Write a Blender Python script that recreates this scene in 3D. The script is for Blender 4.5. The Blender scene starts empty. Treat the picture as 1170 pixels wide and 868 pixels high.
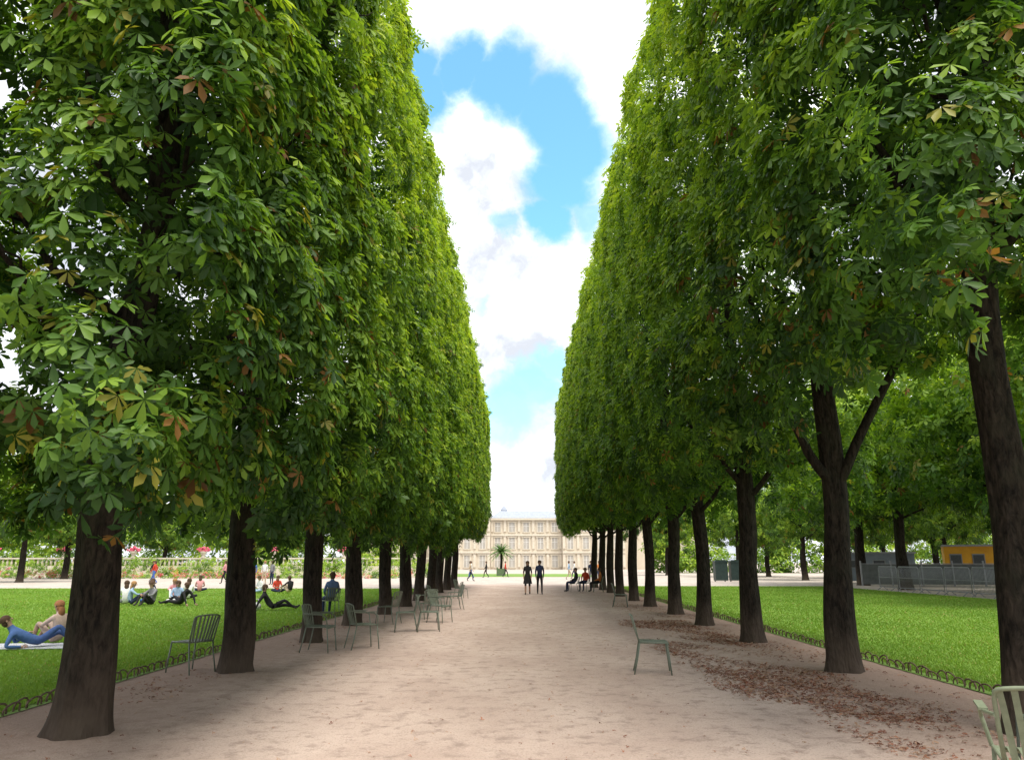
import bpy, math, random
import numpy as np
from mathutils import Vector, Matrix, Euler
R = math.radians
PI = math.pi
scene = bpy.context.scene
col = scene.collection
random.seed(7)

# ------------------------------------------------------------------ helpers
def tag(o, label=None, cat=None, group=None, kind=None):
    if label: o['label'] = label
    if cat: o['category'] = cat
    if group: o['group'] = group
    if kind: o['kind'] = kind
    return o

def thing(name, label, cat, loc=(0, 0, 0), rz=0.0, group=None):
    o = bpy.data.objects.new(name, None)
    o.empty_display_size = 0.2
    col.objects.link(o)
    o.location = loc
    o.rotation_euler = (0, 0, rz)
    return tag(o, label, cat, group)

def copy_tree(o, parent=None):
    c = o.copy()
    col.objects.link(c)
    if parent: c.parent = parent
    for ch in list(o.children):
        copy_tree(ch, c)
    return c

class MB:
    def __init__(s):
        s.v = []; s.f = []; s.m = []
    def add(s, vs, fs, mi=0):
        o = len(s.v)
        s.v += [tuple(v) for v in vs]
        s.f += [tuple(i + o for i in f) for f in fs]
        s.m += [mi] * len(fs)
    def box(s, c, d, rot=None, mi=0):
        c = Vector(c); x, y, z = d[0] / 2, d[1] / 2, d[2] / 2
        vs = [Vector((a * x, b * y, e * z)) for a in (-1, 1) for b in (-1, 1) for e in (-1, 1)]
        if rot is not None:
            Mx = Euler(rot).to_matrix(); vs = [Mx @ v for v in vs]
        vs = [v + c for v in vs]
        s.add(vs, [(0, 1, 3, 2), (4, 6, 7, 5), (0, 4, 5, 1), (2, 3, 7, 6), (0, 2, 6, 4), (1, 5, 7, 3)], mi)
    def tube(s, pts, rad, n=8, mi=0):
        pts = [Vector(p) for p in pts]
        if not hasattr(rad, '__len__'): rad = [rad] * len(pts)
        t0 = (pts[1] - pts[0]).normalized()
        ref = Vector((0, 0, 1)) if abs(t0.z) < 0.9 else Vector((1, 0, 0))
        a = t0.cross(ref).normalized()
        vs = []
        for i, p in enumerate(pts):
            if i == 0: t = pts[1] - pts[0]
            elif i == len(pts) - 1: t = pts[-1] - pts[-2]
            else: t = pts[i + 1] - pts[i - 1]
            t.normalize()
            a = (a - t * a.dot(t)).normalized()
            b = t.cross(a)
            for k in range(n):
                g = 2 * PI * k / n
                vs.append(p + (a * math.cos(g) + b * math.sin(g)) * rad[i])
        fs = []
        for i in range(len(pts) - 1):
            for k in range(n):
                k2 = (k + 1) % n
                fs.append((i * n + k, i * n + k2, (i + 1) * n + k2, (i + 1) * n + k))
        fs.append(tuple(range(n - 1, -1, -1)))
        o = (len(pts) - 1) * n
        fs.append(tuple(range(o, o + n)))
        s.add(vs, fs, mi)
    def ell(s, c, r, nu=12, nv=8, mi=0, zmin=-1.0, M=None):
        c = Vector(c); vs = []; fs = []
        for j in range(nv + 1):
            zz = max(zmin, math.cos(PI * j / nv)); rr = math.sqrt(max(0, 1 - zz * zz)) if zz > zmin else math.sqrt(max(0, 1 - zmin * zmin))
            for i in range(nu):
                g = 2 * PI * i / nu
                v = Vector((r[0] * rr * math.cos(g), r[1] * rr * math.sin(g), r[2] * zz))
                if M is not None: v = M @ v
                vs.append(c + v)
        for j in range(nv):
            for i in range(nu):
                i2 = (i + 1) % nu
                fs.append((j * nu + i, (j + 1) * nu + i, (j + 1) * nu + i2, j * nu + i2))
        s.add(vs, fs, mi)
    def build(s, name, mats, parent=None, smooth=False):
        me = bpy.data.meshes.new(name)
        me.from_pydata(s.v, [], s.f)
        if not isinstance(mats, (list, tuple)): mats = [mats]
        for m in mats: me.materials.append(m)
        me.polygons.foreach_set('material_index', s.m)
        if smooth: me.polygons.foreach_set('use_smooth', [True] * len(me.polygons))
        me.update()
        o = bpy.data.objects.new(name, me)
        col.objects.link(o)
        if parent: o.parent = parent
        return o

def np_mesh(name, V, F, tint=None, mat=None):
    me = bpy.data.meshes.new(name)
    n, (m, k) = len(V), F.shape
    me.vertices.add(n)
    me.vertices.foreach_set('co', V.astype(np.float32).ravel())
    me.loops.add(m * k)
    me.loops.foreach_set('vertex_index', F.astype(np.int32).ravel())
    me.polygons.add(m)
    me.polygons.foreach_set('loop_start', np.arange(0, m * k, k, dtype=np.int32))
    me.update(calc_edges=True)
    if tint is not None:
        at = me.attributes.new('tint', 'FLOAT_COLOR', 'POINT')
        c4 = np.ones((n, 4), np.float32); c4[:, :3] = tint
        at.data.foreach_set('color', c4.ravel())
    if mat: me.materials.append(mat)
    return me

def link_mesh(name, me, parent=None):
    o = bpy.data.objects.new(name, me)
    col.objects.link(o)
    if parent: o.parent = parent
    return o

# ------------------------------------------------------------------ materials
def base_mat(name):
    m = bpy.data.materials.new(name); m.use_nodes = True
    nt = m.node_tree
    return m, nt, nt.nodes['Principled BSDF']

def noisy(name, c1, c2, scale=8, rough=0.8, bump=0.2, stretch=(1, 1, 1), metal=0.0, spec=0.3, detail=6, dist=0.02):
    m, nt, p = base_mat(name)
    tc = nt.nodes.new('ShaderNodeTexCoord')
    mp = nt.nodes.new('ShaderNodeMapping'); mp.inputs['Scale'].default_value = stretch
    nz = nt.nodes.new('ShaderNodeTexNoise'); nz.inputs['Scale'].default_value = scale; nz.inputs['Detail'].default_value = detail
    nz.inputs['Roughness'].default_value = 0.65
    rp = nt.nodes.new('ShaderNodeValToRGB')
    rp.color_ramp.elements[0].position = 0.3; rp.color_ramp.elements[1].position = 0.7
    rp.color_ramp.elements[0].color = (*c1, 1); rp.color_ramp.elements[1].color = (*c2, 1)
    L = nt.links.new
    L(tc.outputs['Object'], mp.inputs['Vector']); L(mp.outputs['Vector'], nz.inputs['Vector'])
    L(nz.outputs['Fac'], rp.inputs['Fac']); L(rp.outputs['Color'], p.inputs['Base Color'])
    p.inputs['Roughness'].default_value = rough; p.inputs['Metallic'].default_value = metal
    p.inputs['Specular IOR Level'].default_value = spec
    if bump > 0:
        b = nt.nodes.new('ShaderNodeBump'); b.inputs['Strength'].default_value = bump; b.inputs['Distance'].default_value = dist
        L(nz.outputs['Fac'], b.inputs['Height']); L(b.outputs['Normal'], p.inputs['Normal'])
    return m

def leaf_mat(name, trans=0.35, rough=0.5, spec=0.25):
    m, nt, p = base_mat(name)
    L = nt.links.new
    at = nt.nodes.new('ShaderNodeAttribute'); at.attribute_name = 'tint'
    p.inputs['Roughness'].default_value = rough; p.inputs['Specular IOR Level'].default_value = spec
    tr = nt.nodes.new('ShaderNodeBsdfTranslucent')
    hs = nt.nodes.new('ShaderNodeMix'); hs.data_type = 'RGBA'; hs.blend_type = 'MULTIPLY'; hs.inputs[0].default_value = 1
    hs.inputs[7].default_value = (1.6, 1.6, 0.6, 1)
    L(at.outputs['Color'], hs.inputs[6]); L(hs.outputs[2], tr.inputs['Color'])
    L(at.outputs['Color'], p.inputs['Base Color'])
    mx = nt.nodes.new('ShaderNodeMixShader'); mx.inputs[0].default_value = trans
    L(p.outputs[0], mx.inputs[1]); L(tr.outputs[0], mx.inputs[2])
    L(mx.outputs[0], nt.nodes['Material Output'].inputs['Surface'])
    return m

M = {}
M['leaf'] = leaf_mat('chestnut_leaf', 0.4)
M['grassblade'] = leaf_mat('grass_blade', 0.3, 0.7)
M['litter'] = leaf_mat('dead_leaf', 0.1, 0.8)
M['metal_green'] = noisy('painted_chair_metal', (0.10, 0.125, 0.09), (0.165, 0.19, 0.14), 30, 0.45, 0.05, spec=0.5)
M['metal_pale'] = noisy('pale_chair_metal', (0.14, 0.165, 0.105), (0.2, 0.23, 0.15), 25, 0.5, 0.05, spec=0.4)
M['metal_deep'] = noisy('deep_green_chair_metal', (0.05, 0.065, 0.05), (0.085, 0.105, 0.08), 25, 0.5, 0.05, spec=0.4)
M['hoop'] = noisy('rusty_hoop', (0.09, 0.06, 0.04), (0.19, 0.13, 0.09), 20, 0.8, 0.2)
M['stone'] = noisy('cream_stone', (0.54, 0.47, 0.37), (0.62, 0.55, 0.45), 0.6, 0.9, 0.1)
M['stone_trim'] = noisy('pale_stone_trim', (0.58, 0.52, 0.43), (0.66, 0.6, 0.5), 1.2, 0.9, 0.1)
M['slate'] = noisy('slate_roof', (0.27, 0.3, 0.36), (0.36, 0.39, 0.45), 2, 0.7, 0.1)
M['glass'] = noisy('dim_window_glass', (0.36, 0.34, 0.31), (0.46, 0.43, 0.39), 0.8, 0.3, 0)
M['white'] = noisy('white_paint', (0.7, 0.7, 0.68), (0.8, 0.8, 0.78), 6, 0.6, 0)
M['grey'] = noisy('galvanised_metal', (0.2, 0.21, 0.22), (0.3, 0.31, 0.32), 12, 0.45, 0, metal=0.3)
M['dark'] = noisy('dark_plate', (0.05, 0.055, 0.06), (0.08, 0.085, 0.09), 10, 0.5, 0)
M['net'] = noisy('grey_hoarding', (0.09, 0.1, 0.1), (0.15, 0.16, 0.16), 3, 0.8, 0)
M['bluegrey'] = noisy('blue_grey_cabin', (0.15, 0.18, 0.21), (0.22, 0.255, 0.29), 2, 0.6, 0)
M['orange'] = noisy('orange_yellow_panel', (0.6, 0.28, 0.02), (0.72, 0.37, 0.03), 2, 0.5, 0)
M['darkgreen'] = noisy('dark_green_paint', (0.015, 0.03, 0.028), (0.03, 0.05, 0.045), 6, 0.5, 0)
M['planter'] = noisy('planter_timber', (0.1, 0.14, 0.08), (0.16, 0.2, 0.12), 8, 0.8, 0.1)
M['flower'] = noisy('red_flowers', (0.5, 0.03, 0.06), (0.7, 0.2, 0.3), 30, 0.8, 0)
M['palm'] = noisy('palm_leaf', (.06, .13, .03), (.12, .22, .05), 5, .6, 0)

def bark_material():
    m, nt, p = base_mat('chestnut_bark')
    L = nt.links.new
    tc = nt.nodes.new('ShaderNodeTexCoord')
    mp = nt.nodes.new('ShaderNodeMapping'); mp.inputs['Scale'].default_value = (1, 1, 0.3)
    n1 = nt.nodes.new('ShaderNodeTexNoise'); n1.inputs['Scale'].default_value = 18; n1.inputs['Detail'].default_value = 9; n1.inputs['Roughness'].default_value = 0.72
    n1.inputs['Distortion'].default_value = 0.6
    v = nt.nodes.new('ShaderNodeTexVoronoi'); v.inputs['Scale'].default_value = 26
    n2 = nt.nodes.new('ShaderNodeTexNoise'); n2.inputs['Scale'].default_value = 2.3; n2.inputs['Detail'].default_value = 5
    L(tc.outputs['Object'], mp.inputs['Vector'])
    L(mp.outputs['Vector'], n1.inputs['Vector']); L(mp.outputs['Vector'], v.inputs['Vector']); L(tc.outputs['Object'], n2.inputs['Vector'])
    rp = nt.nodes.new('ShaderNodeValToRGB')
    rp.color_ramp.elements[0].position = 0.38; rp.color_ramp.elements[0].color = (0.007, 0.006, 0.005, 1)
    rp.color_ramp.elements[1].position = 0.76; rp.color_ramp.elements[1].color = (0.06, 0.047, 0.036, 1)
    L(n1.outputs['Fac'], rp.inputs['Fac'])
    mx = nt.nodes.new('ShaderNodeMix'); mx.data_type = 'RGBA'
    r2 = nt.nodes.new('ShaderNodeValToRGB'); r2.color_ramp.elements[0].position = 0.5; r2.color_ramp.elements[1].position = 0.7
    r2.color_ramp.elements[1].color = (0.7, 0.7, 0.7, 1)
    L(n2.outputs['Fac'], r2.inputs['Fac']); L(r2.outputs['Color'], mx.inputs[0])
    L(rp.outputs['Color'], mx.inputs[6]); mx.inputs[7].default_value = (0.03, 0.03, 0.02, 1)
    # lighter bark close to the ground
    sx = nt.nodes.new('ShaderNodeSeparateXYZ'); L(tc.outputs['Object'], sx.inputs[0])
    dm = nt.nodes.new('ShaderNodeMath'); dm.operation = 'MULTIPLY_ADD'; dm.inputs[1].default_value = -1.2; L(n2.outputs['Fac'], dm.inputs[0]); L(sx.outputs['Z'], dm.inputs[2])
    dr = nt.nodes.new('ShaderNodeMapRange'); dr.inputs['From Min'].default_value = 0.35; dr.inputs['From Max'].default_value = -0.6
    dr.inputs['To Max'].default_value = 0.55
    L(dm.outputs[0], dr.inputs['Value'])
    m3 = nt.nodes.new('ShaderNodeMix'); m3.data_type = 'RGBA'; L(dr.outputs['Result'], m3.inputs[0]); L(mx.outputs[2], m3.inputs[6]); m3.inputs[7].default_value = (0.13, 0.098, 0.073, 1)
    L(m3.outputs[2], p.inputs['Base Color'])
    ad = nt.nodes.new('ShaderNodeMath'); ad.operation = 'ADD'
    L(n1.outputs['Fac'], ad.inputs[0]); L(v.outputs['Distance'], ad.inputs[1])
    b = nt.nodes.new('ShaderNodeBump'); b.inputs['Strength'].default_value = 0.7; b.inputs['Distance'].default_value = 0.035
    L(ad.outputs[0], b.inputs['Height']); L(b.outputs['Normal'], p.inputs['Normal'])
    p.inputs['Roughness'].default_value = 0.9; p.inputs['Specular IOR Level'].default_value = 0.12
    return m
M['bark'] = bark_material()

def dirt_material(name, ca, cb, cd, rows=True):
    m, nt, p = base_mat(name)
    L = nt.links.new
    tc = nt.nodes.new('ShaderNodeTexCoord')
    def noise(s, d, r=0.6, stretch=None):
        n = nt.nodes.new('ShaderNodeTexNoise'); n.inputs['Scale'].default_value = s; n.inputs['Detail'].default_value = d; n.inputs['Roughness'].default_value = r
        if stretch:
            mp = nt.nodes.new('ShaderNodeMapping'); mp.inputs['Scale'].default_value = stretch
            L(tc.outputs['Object'], mp.inputs['Vector']); L(mp.outputs['Vector'], n.inputs['Vector'])
        else: L(tc.outputs['Object'], n.inputs['Vector'])
        return n
    big = noise(0.55, 6, 0.6, (1, 0.6, 1)); fine = noise(48, 7, 0.75); mid = noise(4.2, 7, 0.7)
    vo = nt.nodes.new('ShaderNodeTexVoronoi'); vo.inputs['Scale'].default_value = 38; L(tc.outputs['Object'], vo.inputs['Vector'])
    def mixc(f, a, b):
        mx = nt.nodes.new('ShaderNodeMix'); mx.data_type = 'RGBA'
        if isinstance(f, (int, float)): mx.inputs[0].default_value = f
        else: L(f, mx.inputs[0])
        for inp, x in ((mx.inputs[6], a), (mx.inputs[7], b)):
            if isinstance(x, tuple): inp.default_value = (*x, 1)
            else: L(x, inp)
        return mx.outputs[2]
    def ramp(src, a, b):
        r = nt.nodes.new('ShaderNodeMapRange'); r.interpolation_type = 'SMOOTHSTEP'
        r.inputs['From Min'].default_value = a; r.inputs['From Max'].default_value = b
        L(src, r.inputs['Value']); return r.outputs['Result']
    c = mixc(ramp(big.outputs['Fac'], 0.35, 0.65), ca, cb)
    c = mixc(ramp(mid.outputs['Fac'], 0.48, 0.68), c, tuple(x * 0.74 for x in ca))
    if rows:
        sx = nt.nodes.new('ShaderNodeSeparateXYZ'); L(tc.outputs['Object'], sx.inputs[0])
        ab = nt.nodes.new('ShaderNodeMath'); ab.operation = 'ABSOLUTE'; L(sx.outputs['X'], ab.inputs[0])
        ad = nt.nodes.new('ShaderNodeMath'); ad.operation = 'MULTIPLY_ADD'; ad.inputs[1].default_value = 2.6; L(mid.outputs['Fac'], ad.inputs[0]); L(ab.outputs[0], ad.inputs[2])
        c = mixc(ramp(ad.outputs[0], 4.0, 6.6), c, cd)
    c = mixc(ramp(fine.outputs['Fac'], 0.5, 0.72), c, tuple(x * 0.5 for x in ca))
    c = mixc(ramp(vo.outputs['Distance'], 0.22, 0.08), c, mixc(0.5, c, (0.64, 0.57, 0.52)))
    L(c, p.inputs['Base Color'])
    p.inputs['Roughness'].default_value = 0.95; p.inputs['Specular IOR Level'].default_value = 0.1
    s = nt.nodes.new('ShaderNodeMath'); s.operation = 'MULTIPLY_ADD'; s.inputs[1].default_value = 0.35
    L(fine.outputs['Fac'], s.inputs[0]); L(mid.outputs['Fac'], s.inputs[2])
    b = nt.nodes.new('ShaderNodeBump'); b.inputs['Strength'].default_value = 0.7; b.inputs['Distance'].default_value = 0.06
    L(s.outputs[0], b.inputs['Height']); L(b.outputs['Normal'], p.inputs['Normal'])
    return m
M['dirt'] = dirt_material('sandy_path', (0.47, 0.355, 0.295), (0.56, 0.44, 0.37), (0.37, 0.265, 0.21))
M['gravel'] = dirt_material('pale_gravel', (0.43, 0.37, 0.325), (0.52, 0.455, 0.4), (0.4, 0.3, 0.2), rows=False)
M['turf'] = noisy('mown_turf', (0.125, 0.225, 0.035), (0.18, 0.29, 0.055), 1.1, 0.9, 0.3, detail=10)

# ------------------------------------------------------------------ camera
PITCH, YAW, F = R(13.83), R(0.61), 845.0
cam = bpy.data.objects.new('camera', bpy.data.cameras.new('camera'))
col.objects.link(cam)
cam.location = (0, 0, 1.6)
cam.rotation_euler = (PI / 2 + PITCH, 0, YAW)
cam.data.sensor_width = 36; cam.data.lens = F / 1170 * 36
cam.data.clip_end = 3000; cam.data.clip_start = 0.05
scene.camera = cam
CM = Euler((PI / 2 + PITCH, 0, YAW)).to_matrix()
def sky_dir(px, py):
    return (CM @ Vector(((px - 585) / F, (434 - py) / F, -1))).normalized()

# ------------------------------------------------------------------ light and sky
EL = R(66)
S = Vector((0.2, -0.36, 0.0)).normalized() * math.cos(EL) + Vector((0, 0, math.sin(EL)))
sun = bpy.data.objects.new('sun', bpy.data.lights.new('sun', 'SUN'))
col.objects.link(sun)
sun.data.energy = 5.0; sun.data.angle = R(30); sun.data.color = (1, 0.95, 0.85)
sun.rotation_euler = (-S).to_track_quat('-Z', 'Y').to_euler()
sun.location = (0, 0, 60)

w = bpy.data.worlds.new('World'); scene.world = w; w.use_nodes = True
nt = w.node_tree; nt.nodes.clear(); L = nt.links.new
out = nt.nodes.new('ShaderNodeOutputWorld'); bg = nt.nodes.new('ShaderNodeBackground'); bg.inputs['Strength'].default_value = 0.15
L(bg.outputs[0], out.inputs['Surface'])
sk = nt.nodes.new('ShaderNodeTexSky'); sk.sky_type = 'NISHITA'; sk.sun_disc = False
sk.sun_elevation = EL; sk.sun_rotation = math.atan2(S.x, S.y)
tc = nt.nodes.new('ShaderNodeTexCoord')
nz = nt.nodes.new('ShaderNodeTexNoise'); nz.inputs['Scale'].default_value = 8; nz.inputs['Detail'].default_value = 10; nz.inputs['Roughness'].default_value = 0.6
L(tc.outputs['Generated'], nz.inputs['Vector'])
sb = nt.nodes.new('ShaderNodeVectorMath'); sb.operation = 'SUBTRACT'; sb.inputs[1].default_value = (0.5, 0.5, 0.5); L(nz.outputs['Color'], sb.inputs[0])
ma = nt.nodes.new('ShaderNodeVectorMath'); ma.operation = 'MULTIPLY_ADD'; ma.inputs[1].default_value = (0.11, 0.11, 0.11)
L(sb.outputs[0], ma.inputs[0]); L(tc.outputs['Generated'], ma.inputs[2])
holes = [(478, 75, 34, 1), (497, 112, 36, 1), (535, 82, 36, 1), (585, 100, 44, 1), (640, 125, 48, 1), (655, 165, 46, 1), (640, 210, 42, 1), (622, 250, 28, 1),
         (668, 250, 24, 0.8), (500, 235, 16, 0.3), (588, 462, 34, 0.9), (612, 442, 26, 0.85), (628, 415, 18, 0.7), (568, 478, 20, 0.75), (578, 262, 16, 0.7),
         (556, 345, 14, 0.3), (640, 330, 12, 0.25)]
prev = None
for (px, py, r, s) in holes:
    c = sky_dir(px, py); rad = r / F * 0.95
    d = nt.nodes.new('ShaderNodeVectorMath'); d.operation = 'DISTANCE'; d.inputs[1].default_value = c; L(ma.outputs[0], d.inputs[0])
    mr = nt.nodes.new('ShaderNodeMapRange'); mr.interpolation_type = 'SMOOTHSTEP'
    mr.inputs['From Min'].default_value = rad * 1.45; mr.inputs['From Max'].default_value = rad * 0.62
    mr.inputs['To Min'].default_value = 0; mr.inputs['To Max'].default_value = s
    L(d.outputs['Value'], mr.inputs['Value'])
    if prev is None: prev = mr.outputs['Result']
    else:
        mm = nt.nodes.new('ShaderNodeMath'); mm.operation = 'MAXIMUM'; L(prev, mm.inputs[0]); L(mr.outputs['Result'], mm.inputs[1]); prev = mm.outputs[0]
n2 = nt.nodes.new('ShaderNodeTexNoise'); n2.inputs['Scale'].default_value = 6; n2.inputs['Detail'].default_value = 8; n2.inputs['Roughness'].default_value = 0.6
L(ma.outputs[0], n2.inputs['Vector'])
cr = nt.nodes.new('ShaderNodeValToRGB'); cr.color_ramp.elements[0].position = 0.40; cr.color_ramp.elements[1].position = 0.72
cr.color_ramp.elements[0].color = (0.355, 0.375, 0.415, 1); cr.color_ramp.elements[1].color = (0.97, 0.98, 1.0, 1)
L(n2.outputs['Fac'], cr.inputs['Fac'])
cs = nt.nodes.new('ShaderNodeVectorMath'); cs.operation = 'SCALE'; cs.inputs['Scale'].default_value = 15.5; L(cr.outputs['Color'], cs.inputs[0])
sm = nt.nodes.new('ShaderNodeVectorMath'); sm.operation = 'MULTIPLY'; sm.inputs[1].default_value = (1.65, 2.6, 2.45); L(sk.outputs['Color'], sm.inputs[0])
mx = nt.nodes.new('ShaderNodeMix'); mx.data_type = 'RGBA'; L(prev, mx.inputs[0]); L(cs.outputs[0], mx.inputs[6]); L(sm.outputs[0], mx.inputs[7])
L(mx.outputs[2], bg.inputs['Color'])
scene.view_settings.view_transform = 'Standard'; scene.view_settings.look = 'None'; scene.view_settings.exposure = 0

# ------------------------------------------------------------------ people (skinned skeletons)
def pose_joints(pose, st=1):
    J = {}
    def two(n, l, r): J[n + 'L'] = l; J[n + 'R'] = r
    if pose in ('stand', 'walk'):
        J.update(pelvis=(0, 0, .95), waist=(0, 0, 1.08), chest=(0, .0, 1.28), neck=(0, -.005, 1.45), hb=(0, .01, 1.53), hm=(0, .015, 1.61), ht=(0, .005, 1.685))
        two('sh', (.165, 0, 1.385), (-.165, 0, 1.385)); two('hip', (.09, 0, .9), (-.09, 0, .9))
        if pose == 'walk':
            s = .2 * st
            two('el', (.215, -.1 * st, 1.12), (-.215, .06 * st, 1.12)); two('wr', (.2, -.1 * st + .08, .89), (-.2, .2 * st + .03, .9)); two('ha', (.2, -.1 * st + .12, .82), (-.2, .22 * st + .06, .83))
            two('kn', (.1, s * .75 + .06, .5), (-.1, -s * .3 + .05, .5)); two('an', (.095, s * 1.25, .09), (-.095, -s * 1.5, .14)); two('to', (.1, s * 1.25 + .16, .05), (-.1, -s * 1.5 + .13, .04))
        else:
            two('el', (.215, -.04, 1.12), (-.215, -.04, 1.12)); two('wr', (.2, .06, .89), (-.2, .06, .89)); two('ha', (.19, .1, .82), (-.19, .1, .82))
            two('kn', (.1, .02, .5), (-.1, .02, .5)); two('an', (.11, -.02, .09), (-.11, -.02, .09)); two('to', (.13, .13, .04), (-.13, .13, .04))
    elif pose == 'hug':
        J.update(pelvis=(0, 0, .13), waist=(0, -.04, .26), chest=(0, -.03, .46), neck=(0, .03, .62), hb=(0, .06, .7), hm=(0, .075, .78), ht=(0, .07, .855))
        two('sh', (.165, -.01, .56), (-.165, -.01, .56)); two('hip', (.09, .05, .12), (-.09, .05, .12))
        two('el', (.23, .2, .4), (-.23, .2, .4)); two('wr', (.13, .4, .42), (-.13, .4, .38)); two('ha', (.06, .46, .42), (-.06, .46, .38))
        two('kn', (.13, .42, .44), (-.13, .42, .44)); two('an', (.1, .6, .1), (-.1, .55, .1)); two('to', (.1, .74, .05), (-.1, .69, .05))
    elif pose == 'cross':
        J.update(pelvis=(0, 0, .13), waist=(0, -.02, .27), chest=(0, .0, .47), neck=(0, .05, .63), hb=(0, .08, .71), hm=(0, .1, .79), ht=(0, .095, .865))
        two('sh', (.165, .02, .57), (-.165, .02, .57)); two('hip', (.09, .05, .12), (-.09, .05, .12))
        two('el', (.23, .08, .33), (-.23, .08, .33)); two('wr', (.14, .29, .3), (-.14, .29, .3)); two('ha', (.08, .36, .29), (-.08, .36, .29))
        two('kn', (.36, .33, .17), (-.36, .33, .17)); two('an', (.02, .4, .09), (-.04, .33, .1)); two('to', (-.12, .42, .06), (.1, .32, .08))
    elif pose == 'lean':
        J.update(pelvis=(0, 0, .13), waist=(0, -.09, .24), chest=(0, -.2, .42), neck=(0, -.26, .58), hb=(0, -.25, .66), hm=(0, -.23, .74), ht=(0, -.24, .815))
        two('sh', (.165, -.26, .51), (-.165, -.26, .51)); two('hip', (.09, .06, .12), (-.09, .06, .12))
        two('el', (.23, -.42, .28), (-.23, -.42, .28)); two('wr', (.22, -.5, .06), (-.22, -.5, .06)); two('ha', (.23, -.56, .035), (-.23, -.56, .035))
        two('kn', (.12, .43, .33), (-.12, .46, .16)); two('an', (.1, .72, .1), (-.1, .88, .08)); two('to', (.1, .86, .06), (-.11, .96, .16))
    elif pose == 'lie':
        J.update(pelvis=(0, 0, .14), waist=(0, -.13, .19), chest=(0, -.31, .3), neck=(0, -.45, .41), hb=(0, -.5, .475), hm=(0, -.54, .545), ht=(0, -.585, .605))
        two('sh', (.16, -.41, .32), (-.16, -.41, .32)); two('hip', (.09, .06, .13), (-.09, .06, .13))
        two('el', (.24, -.5, .06), (-.23, -.33, .1)); two('wr', (.2, -.26, .05), (-.1, -.14, .28)); two('ha', (.18, -.19, .045), (-.03, -.1, .31))
        two('kn', (.1, .4, .42), (-.1, .42, .3)); two('an', (.1, .66, .08), (-.1, .75, .07)); two('to', (.1, .8, .05), (-.1, .87, .1))
    elif pose == 'chair':
        J.update(pelvis=(0, -.05, .54), waist=(0, -.1, .68), chest=(0, -.13, .88), neck=(0, -.12, 1.05), hb=(0, -.09, 1.13), hm=(0, -.08, 1.21), ht=(0, -.09, 1.285))
        two('sh', (.165, -.13, .98), (-.165, -.13, .98)); two('hip', (.09, .02, .53), (-.09, .02, .53))
        two('el', (.23, -.08, .73), (-.23, -.08, .73)); two('wr', (.14, .14, .63), (-.14, .14, .63)); two('ha', (.08, .21, .62), (-.08, .21, .62))
        two('kn', (.11, .4, .53), (-.11, .4, .53)); two('an', (.1, .42, .1), (-.1, .38, .1)); two('to', (.1, .57, .05), (-.1, .53, .05))
    return J
RAD = dict(pelvis=.135, waist=.115, chest=.14, neck=.052, hb=.066, hm=.088, ht=.055, sh=.06, el=.042, wr=.028, ha=.032, hip=.088, kn=.06, an=.04, to=.036)
MATC = {}
def cloth(c):
    c = tuple(c)
    if c not in MATC:
        MATC[c] = noisy('cloth_%d' % len(MATC), tuple(x * 0.72 for x in c), c, 14, 0.85, 0.3)
    return MATC[c]
SKIN = (0.46, 0.29, 0.21); EYE = (0.03, 0.02, 0.015); LIP = (0.38, 0.14, 0.12)

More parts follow.
